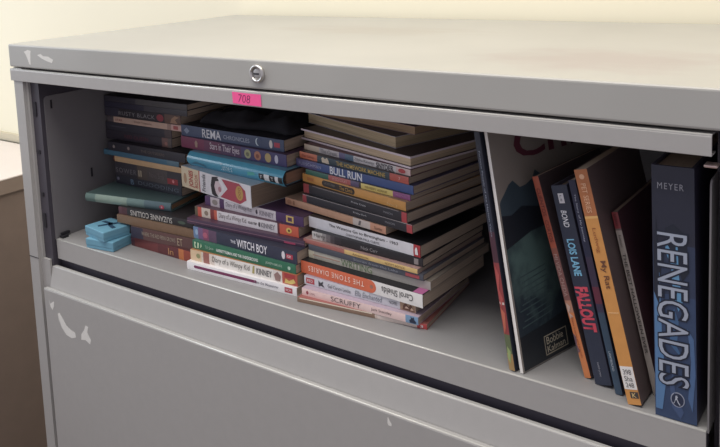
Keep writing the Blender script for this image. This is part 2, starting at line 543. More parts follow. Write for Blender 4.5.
book('paperback_book', 'silvery white paperback with a red box and a tan photo end under the orange book', GC,
     (0.5059, 0.0514, 1.0496, 0.2, 0.1561, 0.0109), .124, [(.87, (206, 206, 212)), (1, (176, 140, 108))], (178, 168, 186),
     [Rc(.02, .1, .2, .85, (206, 58, 66), 'publisher_label'), T('RED', .035, .085, .4, .7, WHT, 'publisher_name'), Po([(.14, .15), (.14, .85), (.16, .6), (.185, .85), (.18, .5), (.195, .15), (.165, .3)], (60, 60, 66)),
      T('Gail Carson Levine', .23, .44, .3, .72, (92, 92, 100), 'author_name'), T('Ella Enchanted', .48, .72, .22, .82, (120, 128, 140), shear=.2), T('NOVEL', .78, .85, .35, .7, (70, 72, 84), 'small_print'),
      Po([(.89, .1), (.9, .6), (.92, .9), (.94, .5), (.96, .8), (.98, .4), (.99, .1)], (112, 70, 50)), Po([(.91, .3), (.925, .6), (.945, .3)], (226, 190, 160)), Po([(.955, .2), (.97, .55), (.985, .2)], (220, 184, 150))])
orange = book('paperback_book', 'thick orange and white paperback with upside down lettering in the right-hand stack', GC,
     (0.4973, 0.0568, 1.0605, -3.3, 0.1774, 0.0157), .134, [(.58, (244, 106, 62)), (1, (236, 232, 226))], (38, 36, 40),
     [Ov(.545, .645, 0.0, 1.0, (244, 106, 62), 'orange_tab'), Ov(.596, .622, .36, .64, (178, 120, 96), 'tab_hole', .0001), T('THE STONE DIARIES', .07, .55, .33, .74, (255, 226, 206), flip=True, sp=1.25), T('Carol Shields', .69, .93, .3, .78, (62, 60, 62), 'author_name', flip=True)])
book('paperback_book', 'cream paperback with soft green title lying just above the orange and white book', GC,
     (0.5008, 0.0681, 1.0762, -2.7, 0.1766, 0.01), .133, [(.05, (214, 206, 176)), (.55, (190, 184, 166)), (1, (176, 170, 160))], (150, 138, 124),
     [T('WRITING', .29, .55, .1, .92, (110, 138, 92), bold=.004), Rc(.04, .28, .46, .56, (196, 140, 116), 'thin_line')])
book('paperback_book', 'slate grey paperback with small red end label above the cream green-lettered book', GC,
     (0.5022, 0.0672, 1.0863, -3.6, 0.1681, 0.0076), .134, [(1, (84, 88, 100))], (90, 92, 104),
     [Rc(.86, .97, .15, .7, (196, 76, 84), 'publisher_label'), T('Stories from the Lake', .42, .8, .3, .7, (150, 154, 168))])
book('paperback_book', 'thin paperback with half salmon and half yellow spine in the right-hand stack', GC,
     (0.494, 0.068, 1.0938, -4.4, 0.1704, 0.0057), .138, [(.385, (190, 104, 92)), (1, (232, 190, 108))], (196, 150, 140),
     [T('Adventures', .46, .60, .25, .75, (140, 96, 50)), T('SCOTT ROYCE', .74, .9, .28, .72, (140, 96, 50), 'author_name')])
book('paperback_book', 'black paperback with a pale faded left end beneath the white one in right-hand stack', GC,
     (0.5054, 0.0712, 1.0996, -3.3, 0.1617, 0.0099), .134, [(.05, (210, 206, 200)), (.1, (190, 184, 178)), (.14, (150, 144, 142)), (.18, (112, 104, 106)), (.22, (80, 72, 76)), (.28, (56, 50, 56)), (1, (44, 42, 46))], (46, 44, 48),
     [T('Harry', .02, .13, .2, .85, (92, 84, 82)), T('Nick Carr', .47, .62, .3, .72, (168, 164, 164), 'author_name'), Rc(.93, .965, .15, .85, (152, 142, 138), 'publisher_label')])
book('paperback_book', 'white paperback with black lettering, black cover and red corner in right-hand stack', GC,
     (0.4933, 0.0812, 1.1095, -6.3, 0.1716, 0.014), .136, [(.945, (226, 224, 228)), (1, (206, 54, 60))], (34, 33, 36),
     [T('The Watsons Go to Birmingham - 1963', .2, .82, .47, .8, (54, 50, 56), bold=.004), T('CHRISTOPHER PAUL CURTIS', .36, .66, .14, .34, (54, 50, 56), 'author_name'), Po([(.96, .2), (.96, .6), (.967, .8), (.975, .8), (.98, .6), (.985, .2)], WHT, 'publisher_mark')])
book('paperback_book', 'salmon tan paperback sticking out left of the others, halfway up right-hand stack', GC,
     (0.4393, 0.1009, 1.1243, -9.8, 0.1773, 0.0094), .13, [(.7, (216, 158, 118)), (.86, (212, 196, 184)), (1, (222, 152, 116))], (206, 160, 128),
     [T('Sounder', .9, .97, .3, .7, (130, 80, 62), 'author_name'), Ov(.02, .07, .2, .8, (196, 132, 96)), Ov(.085, .105, .15, .85, (176, 116, 84)), Po([(.75, .2), (.76, .8), (.78, .8), (.77, .2)], (120, 112, 110), 'small_mark')])
book('paperback_book', 'lower of two black paperbacks with red ends in the right-hand stack', GC,
     (0.4727, 0.0958, 1.1340, -9.7, 0.1828, 0.0105), .142, [(.04, (186, 62, 66)), (.955, (50, 48, 56)), (1, (206, 64, 70))], (70, 66, 70),
     [T('Pretty Dark', .5, .62, .4, .64, (206, 206, 210)), T('MASON', .78, .86, .4, .62, (150, 150, 158), 'author_name'), Rc(.0, 1, .93, .99, (170, 158, 156), 'thin_line')])
book('paperback_book', 'upper of two black paperbacks with red ends in the right-hand stack', GC,
     (0.4703, 0.1013, 1.1445, -11.4, 0.179, 0.012), .142, [(.06, (186, 62, 66)), (.955, (50, 48, 56)), (1, (206, 64, 70))], (70, 66, 70),
     [T('Pretty Crazy', .5, .64, .4, .62, (206, 206, 210)), T('MASON', .8, .88, .4, .6, (150, 150, 158), 'author_name'), Rc(.1, .93, .93, .99, (150, 138, 136), 'thin_line')])
book('paperback_book', 'orange paperback with a dark rounded title band in the right-hand stack', GC,
     (0.4648, 0.1074, 1.1565, -11.9, 0.1814, 0.0108), .142, [(1, (232, 158, 66))], (214, 170, 120),
     [Pl(.21, .54, .12, .86, (62, 50, 44), 'title_band'), T('GORDON KORMAN', .23, .345, .4, .7, (140, 132, 126), 'author_name'), T('The Climb', .39, .52, .28, .74, (220, 160, 70)), T('No 3', .84, .93, .2, .45, (244, 206, 130), 'small_print'), Rc(.05, .12, .3, .7, (216, 128, 60), 'small_mark')])
book('paperback_book', 'paperback spine in green, red, yellow and purple blocks below the blue one', GC,
     (0.4722, 0.1051, 1.1673, -9.7, 0.1756, 0.0068), .142, [(.24, (58, 116, 96)), (.46, (206, 98, 92)), (.54, (106, 92, 132)), (.56, (70, 60, 60)), (.85, (236, 210, 104)), (1, (166, 86, 146))], (120, 104, 112),
     [T('SEEDFOLKS', .28, .43, .25, .75, (236, 170, 160), 'small_print'), T('NEWBERY HONOR', .6, .8, .25, .72, (160, 130, 58)), T('HarperTrophy', .88, .97, .3, .7, (208, 140, 196), 'publisher_name')])
book('paperback_book', 'long blue paperback with bold white title in the upper right-hand stack', GC,
     (0.4515, 0.1118, 1.1741, -9.9, 0.1998, 0.0105), .14, [(.2, (92, 88, 140)), (1, (66, 92, 158))], (92, 88, 130),
     [T('FLEISCHMAN', .03, .24, .32, .72, (176, 178, 216), 'author_name', sp=1.15), T('BULL RUN', .32, .60, .02, .98, (226, 230, 240), bold=.03)])
book('paperback_book', 'dark teal paperback with an orange left end and yellow lettering in right-hand stack', GC,
     (0.4554, 0.1148, 1.1845, -10.9, 0.1898, 0.0088), .14, [(.18, (226, 116, 78)), (.845, (58, 78, 90)), (1, (214, 90, 76))], (96, 84, 84),
     [T('Dan Gutman', .03, .15, .3, .7, (150, 62, 48), 'author_name'), Po([(.23, .1), (.225, .7), (.24, .95), (.26, .7), (.28, .95), (.295, .6), (.3, .1)], (224, 206, 178)), T('THE HOMEWORK MACHINE', .37, .81, .2, .82, (214, 176, 84), bold=.01), T('7', .92, .935, .3, .75, (244, 190, 180), 'publisher_mark')])
book('paperback_book', 'cream and grey lettered paperback beneath a hardback near top of right-hand stack', GC,
     (0.4556, 0.1247, 1.1933, -12.8, 0.1916, 0.0077), .14, [(.16, (218, 196, 168)), (.36, (206, 196, 196)), (.42, (112, 104, 150)), (.5, (86, 120, 150)), (.88, (218, 212, 212)), (1, (226, 190, 184))], (130, 78, 84),
     [T('The Great', .17, .34, .15, .85, (160, 156, 158), bold=.02), T('Zilpha Keatley', .51, .69, .22, .78, (130, 126, 134), 'author_name'), T('SNYDER', .71, .86, .05, .92, (66, 62, 70), bold=.02), Ov(.9, .96, .15, .85, (212, 66, 70), 'publisher_mark')])
book('hardback_book', 'hardback with its cream page edges facing out near top of right-hand stack', GC,
     (0.4366, 0.1425, 1.2012, -16.0, 0.2135, 0.0144), .15, [(1, (74, 50, 60))], (74, 56, 66), hard=True, fore=True, edge=(232, 214, 222), pages=(226, 202, 170), rough=.35)
book('paperback_book', 'paperback with its cream page edges facing out, second from top of right-hand stack', GC,
     (0.4248, 0.1733, 1.2156, -19.9, 0.1948, 0.0141), .13, [(1, (66, 60, 72))], (78, 70, 86), fore=True, edge=(206, 196, 208), pages=(214, 192, 156))
book('paperback_book', 'topmost paperback of right-hand stack, tucked under the cabinet rail', GC,
     (0.4508, 0.1665, 1.2297, -13.8, 0.1789, 0.0103), .125, [(1, (96, 74, 80))], (110, 84, 92), fore=True, edge=(170, 132, 136), pages=(190, 160, 128))

# ------------------------------------------------------------------ middle stack
GB = 'books piled in the middle stack'
RB = (206, 52, 70)
def kid_title(k0, k1, col):
    return [T('Diary of a Wimpy Kid', k0, k1, .2, .84, col, shear=.12, bold=-.008)]
book('paperback_book', 'thin white paperback with a purple stripe at the bottom of the middle stack', GB,
     (0.3161, 0.0369, 1.0345, 2.4, 0.1828, 0.011), .142, [(1, (242, 238, 238))], (236, 230, 228),
     [Pl(.07, .66, .36, .7, (136, 44, 92), 'purple_stripe'), T('I am the Messenger', .64, .85, .28, .72, (150, 146, 156), bold=.02), Rc(.9, .965, .2, .8, RB, 'publisher_label'), T('SCH', .91, .955, .4, .66, WHT, 'publisher_name')])
book('paperback_book', 'tan and white paperback with scrawled black title, second from bottom of middle stack', GB,
     (0.3175, 0.043, 1.0453, 1.4, 0.1808, 0.0149), .142, [(.11, (226, 190, 144)), (.13, (216, 200, 180)), (.19, (170, 96, 84)), (.24, (222, 206, 190)), (.79, (234, 228, 218)), (.87, (226, 214, 204)), (1, (206, 84, 62))], (196, 120, 70),
     kid_title(.22, .58, (72, 60, 56)) + [T('KINNEY', .64, .78, .25, .8, (120, 116, 116), 'author_name', bold=.02), Po([(.6, .2), (.61, .9), (.625, .9), (.62, .2)], (176, 160, 84), 'small_mark'), Ov(.06, .1, .3, .75, (150, 150, 96), 'spine_picture'),
      Po([(.81, .1), (.8, .6), (.83, .9), (.86, .6), (.85, .1)], (160, 120, 112)), Po([(.89, .1), (.9, .5), (.93, .35), (.97, .6), (.985, .3), (.95, .1)], (232, 196, 90)), Rc(.89, .98, .6, .95, (190, 52, 52), 'spine_picture')])
book('paperback_book', 'green paperback with small white lettering in the middle stack', GB,
     (0.3185, 0.0468, 1.0601, 0.6, 0.177, 0.0119), .14, [(1, (44, 122, 86))], (60, 118, 92),
     [Po([(.02, .15), (.02, .85), (.04, .85), (.03, .5), (.04, .15)], (200, 226, 180)), Po([(.05, .15), (.055, .85), (.07, .8), (.065, .2)], (200, 226, 180)), Po([(.08, .2), (.09, .85), (.1, .5)], (176, 210, 160)),
      T('T.R. Simon', .135, .22, .35, .7, (176, 214, 186), 'author_name'), T('HARRIET TUBMAN AND THE UNDERGROUND', .25, .66, .32, .68, (232, 240, 230), bold=.02), T('JOSEPH BRUCE', .73, .88, .34, .66, (190, 220, 196), 'author_name'), Ov(.93, .955, .3, .7, (180, 214, 190), 'publisher_mark')])
book('paperback_book', 'dark navy comic with white hand-drawn title and pink picture in middle stack', GB,
     (0.315, 0.053, 1.072, -0.9, 0.1822, 0.0163), .14, [(.05, (104, 136, 182)), (.1, (126, 92, 140)), (.16, (150, 74, 110)), (.24, (104, 74, 104)), (1, (56, 60, 84))], (58, 60, 78),
     [T('THE', .385, .435, .42, .66, (226, 226, 236), 'title_word', bold=.01), T('WITCH BOY', .445, .735, .18, .86, (236, 234, 240), bold=.012), Ov(.865, .895, .18, .82, (226, 220, 226), 'publisher_mark'), Rc(.905, .965, .3, .68, (206, 52, 78), 'publisher_label'), T('GR', .915, .95, .4, .6, WHT, 'publisher_name'), Ov(.1, .15, .2, .7, (196, 92, 120), 'spine_picture'), Ov(.02, .05, .3, .8, (150, 180, 214), 'spine_picture')])
book('paperback_book', 'dark maroon paperback with a tiny pink end label in the middle stack', GB,
     (0.2994, 0.057, 1.0883, 2.6, 0.1975, 0.008), .14, [(1, (84, 58, 84))], (96, 62, 84),
     [Rc(.0, 1, .44, .54, (150, 104, 124), 'thin_line'), Rc(.84, .93, .08, .4, (206, 70, 110), 'publisher_label')])
book('paperback_book', 'paperback with red ends and a white scrawled title band in the middle stack', GB,
     (0.3041, 0.0679, 1.0963, 1.1, 0.1799, 0.0137), .14, [(.03, (110, 96, 70)), (.07, (226, 84, 62)), (.16, (222, 206, 186)), (.2, (150, 56, 56)), (.23, (224, 96, 70)), (.81, (226, 220, 222)), (.83, (120, 50, 56)), (1, (232, 92, 62))], (112, 74, 88),
     kid_title(.25, .52, (92, 74, 74)) + [T('KINNEY', .66, .79, .25, .75, (140, 136, 144), 'author_name', bold=.02), T('ROAD TRIP', .54, .62, .36, .62, (70, 60, 64), 'small_print', bold=.02), Ov(.635, .652, .25, .75, (74, 70, 74), 'publisher_mark'), Ov(.1, .14, .25, .75, (150, 130, 108), 'spine_picture'), Ov(.89, .94, .25, .78, (240, 196, 80), 'spine_picture'), Ov(.905, .925, .38, .62, (120, 84, 50), 'spine_picture', .0001)])
book('paperback_book', 'purple paperback with a white scrawled title band under the thick white book', GB,
     (0.3134, 0.0789, 1.11, -1.5, 0.1765, 0.0128), .138, [(.06, (96, 60, 112)), (.16, (206, 192, 196)), (.21, (90, 54, 104)), (.74, (214, 206, 212)), (1, (86, 52, 108))], (86, 56, 96),
     kid_title(.23, .5, (96, 84, 96)) + [T('KINNEY', .58, .72, .25, .75, (150, 142, 154), 'author_name', bold=.02), Ov(.08, .14, .2, .8, (150, 138, 130), 'spine_picture'), Rc(.84, .91, .15, .85, (226, 186, 90), 'spine_picture'), Rc(.855, .895, .3, .7, (88, 48, 96), 'spine_picture', .0001), Ov(.54, .56, .25, .75, (80, 70, 84), 'publisher_mark')])
book('hardback_book', 'thick white hardback with red picture turned askew in the middle stack', GB,
     (0.2514, 0.0949, 1.1228, -9.6, 0.1607, 0.0303), .135, [(.27, (226, 204, 164)), (.285, (200, 70, 60)), (1, (228, 224, 226))], (190, 206, 218),
     [T('JONES', .12, .2, .1, .9, (206, 66, 58), 'author_name', across=True, bold=.02), T('BOOK', .21, .255, .14, .8, (206, 80, 66), 'small_print', across=True), Ov(.035, .08, .2, .7, (196, 150, 110)), T('Friends', .32, .37, .1, .9, (92, 90, 96), across=True, bold=.01),
      Po([(.46, .1), (.45, .5), (.47, .9), (.55, .98), (.57, .8), (.52, .75), (.5, .5), (.52, .2), (.55, .05), (.5, .02)], (52, 42, 48)), Ov(.49, .6, .14, .86, (226, 200, 204)), Ov(.555, .6, .3, .55, (190, 130, 140), lift=.0001),
      Po([(.61, .93), (.69, .55), (.58, .08), (.85, .04), (.94, .3), (.93, .7), (.85, .95)], (196, 66, 84)), Po([(.54, .92), (.605, .94), (.66, .56), (.57, .12), (.55, .1), (.62, .5)], (236, 230, 232), 'white_collar'), Ov(.8, .9, .2, .85, (206, 156, 72), lift=.0002), T('ooo', .835, .87, .3, .78, (170, 100, 50), 'small_print', across=True)],
     hard=False, bulge=.0004, edge=(214, 212, 218), pages=(150, 130, 112))
book('hardback_book', 'shiny turquoise hardback with rounded spine and library label in the middle stack', GB,
     (0.2633, 0.1029, 1.1531, -5.0, 0.1927, 0.0209), .14, [(1, (74, 170, 204))], (84, 160, 192),
     [T('Tunnels', .37, .5, .25, .72, (176, 220, 234), bold=.01, shear=.1), Po([(.03, .2), (.05, .7), (.09, .4), (.14, .7), (.2, .35), (.21, .15), (.12, .3)], (52, 118, 146), 'dark_scrawl'), Rc(.77, .82, .2, .62, (34, 44, 52), 'library_label'), Rc(.82, .87, .2, .62, (226, 230, 230), 'library_label'), Rc(.87, .925, .2, .62, (34, 44, 52), 'library_label'), Rc(.925, .955, .2, .62, (220, 224, 226), 'library_label'), Rc(.955, .995, .2, .62, (34, 44, 52), 'library_label'),
      T('F', .785, .805, .3, .52, WHT, 'label_letter'), T('T', .888, .91, .3, .52, WHT, 'label_letter'), Po([(.65, .3), (.66, .55), (.72, .6), (.74, .45), (.69, .35)], (70, 186, 170))],
     hard=True, bulge=.0065, edge=(40, 40, 48), rough=.16, pages=(170, 132, 108))
book('paperback_book', 'maroon and purple comic with three small round faces on its spine', GB,
     (0.2339, 0.1139, 1.174, -4.1, 0.2131, 0.0168), .14, [(.24, (136, 44, 84)), (.4, (116, 50, 88)), (.6, (92, 54, 96)), (1, (74, 66, 122))], (96, 60, 100),
     [T('Stars in Their Eyes', .3, .585, .14, .9, (222, 206, 216), bold=.006), Ov(.63, .69, .12, .88, (172, 172, 120), 'round_face'), Ov(.72, .78, .12, .88, (196, 124, 90), 'round_face'), Ov(.815, .87, .12, .88, (196, 166, 98), 'round_face'), Ov(.645, .675, .3, .65, (120, 120, 90), 'face_shading', .0001), Ov(.735, .765, .3, .65, (150, 80, 64), 'face_shading', .0001), Ov(.9, .93, .15, .85, (206, 204, 224), 'publisher_mark'), Po([(.15, .2), (.145, .6), (.16, .85), (.175, .6), (.17, .2)], (176, 140, 120), 'small_mark')])
book('paperback_book', 'navy comic with large white capital lettering, topmost book of the middle stack', GB,
     (0.2334, 0.1159, 1.1908, -2.4, 0.2026, 0.0161), .14, [(1, (72, 88, 124))], (44, 42, 54),
     [T('REMA', .225, .415, .12, .9, (226, 228, 234), bold=.012), T('CHRONICLES', .44, .69, .3, .66, (176, 186, 206), 'title_word'), Ov(.745, .79, .18, .86, (196, 216, 226), 'crescent_moon'), Ov(.757, .805, .2, .9, (72, 88, 124), 'moon_shade', .0001), Ov(.87, .9, .15, .85, (222, 216, 210), 'publisher_mark'), Rc(.915, .965, .3, .7, (206, 62, 84), 'publisher_label'), Po([(.03, .5), (.06, .8), (.09, .5), (.06, .2)], (140, 156, 184), 'small_mark')])

# ------------------------------------------------------------------ left stack
GA = 'books piled in the left stack'
book('paperback_book', 'dark red paperback with orange end at the very bottom of the left stack', GA,
     (0.1785, 0.0562, 1.0345, -1.0, 0.131, 0.0154), .13, [(.06, (84, 44, 56)), (.45, (128, 52, 52)), (.78, (108, 40, 44)), (.86, (210, 110, 50)), (1, (170, 66, 44))], (104, 52, 52),
     [T('In', .62, .7, .2, .8, (206, 140, 80))])
book('paperback_book', 'dark brown paperback with faded grey title second from bottom of left stack', GA,
     (0.186, 0.0512, 1.0497, 3.5, 0.122, 0.0167), .13, [(.2, (58, 52, 72)), (1, (104, 66, 62))], (92, 66, 60),
     [T('WHERE THE RED FERN GROWS', .18, .72, .4, .74, (170, 152, 130)), T('ET', .75, .83, .2, .82, (190, 166, 130), 'author_name')])
book('paperback_book', 'plain brown paperback between the dark brown and the black-spined book of left stack', GA,
     (0.1547, 0.0525, 1.0664, 3.3, 0.1567, 0.0119), .13, [(1, (132, 98, 68))], (128, 98, 72), [])
book('paperback_book', 'black paperback with upside down pale capitals under the teal book', GA,
     (0.1555, 0.0557, 1.0782, 3.3, 0.1484, 0.0115), .13, [(.05, (100, 58, 66)), (.12, (88, 46, 54)), (1, (48, 46, 48))], (54, 50, 52),
     [T('SUZANNE COLLINS', .17, .73, .14, .86, (196, 190, 180), 'author_name', flip=True, bold=.01), Ov(.8, .9, .3, .7, (74, 92, 76), 'spine_picture')])
book('hardback_book', 'dull teal hardback sticking out over the blue boxes in the left stack', GA,
     (0.0904, 0.0486, 1.0897, 9.9, 0.1593, 0.0128), .15, [(.12, (98, 130, 122)), (.5, (138, 164, 146)), (.7, (104, 136, 130)), (1, (84, 112, 120))], (78, 106, 104),
     [Ov(.875, .93, .2, .7, (206, 54, 76), 'red_label'), Ov(.893, .912, .34, .56, (240, 150, 160), 'red_label', .0001)], hard=True, bulge=.0025, rough=.3, pages=(170, 132, 100))
book('paperback_book', 'dark paperback with a row of bluish letters just above the teal book', GA,
     (0.0895, 0.105, 1.1025, 0.0, 0.1481, 0.013), .13, [(1, (50, 52, 64))], (50, 50, 58),
     [T('DUOODING', .36, .96, .36, .8, (104, 116, 130), sp=1.1), T('B', .24, .29, .2, .8, (110, 146, 176), 'author_name'), Ov(.02, .06, .4, .8, (120, 120, 140))])
book('paperback_book', 'dark paperback with grey capitals and a small red mark below the tan spine', GA,
     (0.089, 0.105, 1.1155, 0.0, 0.1496, 0.0215), .13, [(.35, (58, 54, 62)), (.5, (88, 74, 66)), (.8, (84, 74, 72)), (1, (58, 52, 60))], (58, 54, 62),
     [T('SOWER', .02, .34, .24, .6, (118, 114, 118), sp=1.2), T('II', .37, .42, .2, .66, (176, 160, 130), 'author_name', bold=.03), T('Novel Book', .54, .76, .3, .7, (116, 106, 104), 'small_print'), Rc(.8, .95, .1, .5, (170, 50, 54), 'red_mark'), Ov(.87, .9, .2, .45, (230, 130, 130), 'red_mark', .0001)])
book('paperback_book', 'thin tan spined paperback between teal blue and dark ones in left stack', GA,
     (0.0863, 0.105, 1.137, 0.0, 0.157, 0.0085), .13, [(.02, (110, 50, 46)), (1, (214, 170, 116))], (190, 150, 106), [])
book('paperback_book', 'thin teal blue paperback above the tan spine in the left stack', GA,
     (0.0642, 0.105, 1.1455, 0.0, 0.1714, 0.008), .13, [(.85, (64, 116, 144)), (1, (86, 124, 142))], (70, 112, 140))
book('paperback_book', 'dark paperback with two light dots directly above the teal blue one', GA,
     (0.0753, 0.105, 1.1535, 0.0, 0.1745, 0.0138), .13, [(1, (52, 50, 60))], (54, 52, 60),
     [Ov(.07, .1, .3, .7, (150, 140, 136), 'light_dot'), Ov(.27, .3, .35, .75, (150, 132, 126), 'light_dot'), T('THE OUTSIDERS', .45, .75, .35, .65, (120, 108, 100))])
book('paperback_book', 'dark paperback with dim maroon lettering in the upper left stack', GA,
     (0.0560, 0.118, 1.1675, 0.0, 0.1522, 0.0145), .13, [(.86, (56, 50, 62)), (.95, (130, 92, 84)), (1, (104, 92, 86))], (54, 50, 62), [T('RED QUEEN', .3, .66, .25, .7, (112, 52, 66)), Ov(.9, .94, .2, .6, (176, 116, 104), 'spine_picture')])
book('paperback_book', 'plain charcoal paperback right under the cream and pink spine in left stack', GA,
     (0.0565, 0.118, 1.182, 0.0, 0.1528, 0.013), .13, [(.9, (58, 56, 68)), (1, (86, 72, 74))], (56, 54, 66), [Rc(.1, .32, .45, .55, (84, 84, 100), 'thin_line')])
book('paperback_book', 'thin cream and pink spined paperback in the upper left stack', GA,
     (0.0620, 0.118, 1.195, 0.0, 0.1694, 0.0093), .13, [(.09, (96, 86, 90)), (.82, (214, 176, 152)), (.87, (180, 140, 124)), (1, (226, 178, 166))], (180, 150, 136), [T('STAR', .12, .22, .3, .7, (160, 84, 80), 'author_name'), T('Simple Treasures', .38, .62, .25, .75, (150, 110, 92)), Rc(.9, .96, .2, .8, (196, 88, 84), 'publisher_label')])
book('paperback_book', 'dark paperback with faint grey capitals and a red picture in upper left stack', GA,
     (0.0565, 0.118, 1.2045, 0.0, 0.1747, 0.014), .13, [(.2, (60, 58, 76)), (.8, (52, 48, 54)), (1, (112, 80, 66))], (52, 50, 60),
     [T('RUSTY BLACK', .2, .68, .25, .7, (150, 146, 150), sp=1.1), Ov(.7, .79, .1, .9, (170, 60, 72), 'spine_picture'), Po([(.87, .1), (.89, .6), (.93, .9), (.98, .8), (.93, .5), (.96, .1)], (176, 132, 100))])
book('paperback_book', 'second dark paperback from the top of the left stack', GA,
     (0.0570, 0.118, 1.2185, 0.0, 0.1885, 0.009), .13, [(.5, (54, 52, 74)), (1, (74, 72, 80))], (58, 56, 70), [])
book('paperback_book', 'topmost dark paperback of the left stack', GA,
     (0.0572, 0.118, 1.2275, 0.0, 0.1889, 0.009), .13, [(.4, (60, 58, 70)), (1, (88, 86, 88))], (64, 62, 70), [])

# ------------------------------------------------------------------ books leaning at the right end
GD = 'books standing at the right end of the shelf'
book('picture_book', 'thin book with black and red spine leaning left of the large white-edged picture book', GD,
     (0.7850, 0.0225, 1.0345, -17, 0.234, 0.0075), .19, [(.42, (40, 46, 66)), (.55, (80, 42, 58)), (.85, (160, 56, 58)), (.93, (96, 110, 70)), (1, (172, 132, 74))], (40, 44, 60),
     [T('Famous People of the Harlem Years', .08, .44, .35, .7, (156, 164, 184)), Po([(.56, .2), (.6, .8), (.66, .4), (.7, .85), (.74, .3), (.66, .1)], (196, 74, 70)), Rc(.715, .725, .1, .9, (206, 190, 180), 'pale_band'), Po([(.74, .1), (.76, .8), (.82, .6), (.85, .2)], (206, 96, 70)), Po([(.9, .3), (.92, .8), (.97, .5), (.95, .1)], (150, 170, 96))], stand=9.9)
big = book('picture_book', 'large picture book with white edge and teal mountain on its cover', GD,
     (0.7963, 0.0225, 1.0345, -17, 0.2375, 0.0042), .205, [(1, (236, 230, 222))], (146, 136, 126), [], stand=9.9)
book('paperback_book', 'thin red and orange spined paperback leaning on the large picture book', GD,
     (0.8520, 0.0455, 1.0345, -8, 0.195, 0.007), .13, [(.36, (186, 78, 48)), (.4, (150, 78, 62)), (.62, (140, 84, 78)), (.68, (196, 130, 100)), (1, (228, 124, 60))], (92, 76, 78),
     [T('CUENTOS', .06, .2, .2, .8, (128, 40, 34), bold=.01), T('CORTOS', .22, .33, .2, .8, (128, 40, 34), 'title_word', bold=.01), T('MI VIDA CHIDA', .39, .6, .2, .8, (190, 150, 140), 'author_name'), T('Diana Lopez and friends', .7, .9, .3, .66, (176, 66, 40), 'small_print'), Po([(.63, .1), (.65, .7), (.68, .3), (.7, .8), (.71, .2)], (206, 170, 150)), Po([(.78, .0), (.8, .35), (.84, .2), (.87, .4), (.88, .0)], (120, 84, 96))], stand=16.0)
book('hardback_book', 'navy hardback with light blue and red lettering leaning at the right end', GD,
     (0.8640, 0.0400, 1.0345, -6, 0.189, 0.0165), .135, [(1, (46, 54, 76))], (76, 74, 96),
     [Rc(.04, .09, .34, .68, (214, 212, 218), 'white_label'), T('LS', .05, .08, .44, .56, (70, 72, 90), 'label_letters'), T('BOND', .125, .21, .3, .66, (220, 222, 230), 'author_name', bold=.01, shear=.2), T('LOIS LANE', .27, .455, .26, .74, (112, 190, 230), 'title_word', bold=.03), T('FALLOUT', .51, .735, .06, .9, (232, 62, 84), bold=.05), T('switch press', .885, .955, .4, .58, (150, 152, 164), 'publisher_name')], hard=True, bulge=.0008, stand=13.2, rough=.4)
book('paperback_book', 'slim dark blue paperback with tiny white lettering between navy and orange spines', GD,
     (0.8850, 0.0330, 1.0345, -6, 0.199, 0.0070), .132, [(.36, (40, 44, 74)), (.5, (60, 48, 76)), (.58, (112, 40, 62)), (.62, (62, 52, 82)), (1, (52, 76, 100))], (44, 44, 66),
     [T('The Story of My Journey', .065, .29, .35, .65, (190, 196, 216)), T('LIGHTBOUND', .80, .89, .35, .65, (190, 204, 216), 'publisher_name')], stand=13.0)
book('paperback_book', 'orange paperback with white library label leaning at the right end', GD,
     (0.8990, 0.0230, 1.0345, -3, 0.2137, 0.0125), .132, [(.2, (196, 110, 56)), (.21, (236, 176, 90)), (1, (226, 146, 60))], (108, 88, 86),
     [Ov(.02, .042, .3, .7, (236, 176, 130), 'publisher_mark'), T('PET SERIES', .06, .185, .3, .68, (240, 186, 140), 'series_name'), T('Ludwig', .25, .355, .3, .66, (176, 92, 40), 'author_name'), T('My Rat', .39, .51, .3, .82, (120, 70, 44), bold=.01), Rc(.838, .935, 0.02, .98, (232, 228, 222), 'library_label'), T('398', .85, .872, .2, .8, (84, 82, 86), 'label_text', across=True), T('Sha', .878, .9, .2, .8, (84, 82, 86), 'label_text', across=True), T('248', .906, .926, .2, .8, (84, 82, 86), 'label_text', across=True), Rc(.945, .972, .35, .95, (70, 62, 60), 'dark_square'), T('K', .949, .968, .5, .8, (240, 200, 120), 'label_letter', across=True), Rc(.61, .613, .1, .9, (252, 200, 130), 'thin_line')], stand=13.2)
book('paperback_book', 'thin grey spined paperback with red top leaning against the thick blue book', GD,
     (0.9148, 0.0480, 1.0345, -2, 0.1700, 0.006), .13, [(.09, (160, 52, 56)), (.1, (120, 100, 96)), (1, (176, 164, 152))], (104, 66, 74),
     [T('Robinson', .125, .19, .3, .7, (70, 64, 66), 'author_name'), T('BARBARA', .01, .075, .3, .7, (110, 40, 44), 'author_name'), T('THE BEST HALLOWEEN EVER', .225, .77, .25, .75, (70, 62, 62), bold=.01)], stand=13.0)
BL = (42, 62, 92)
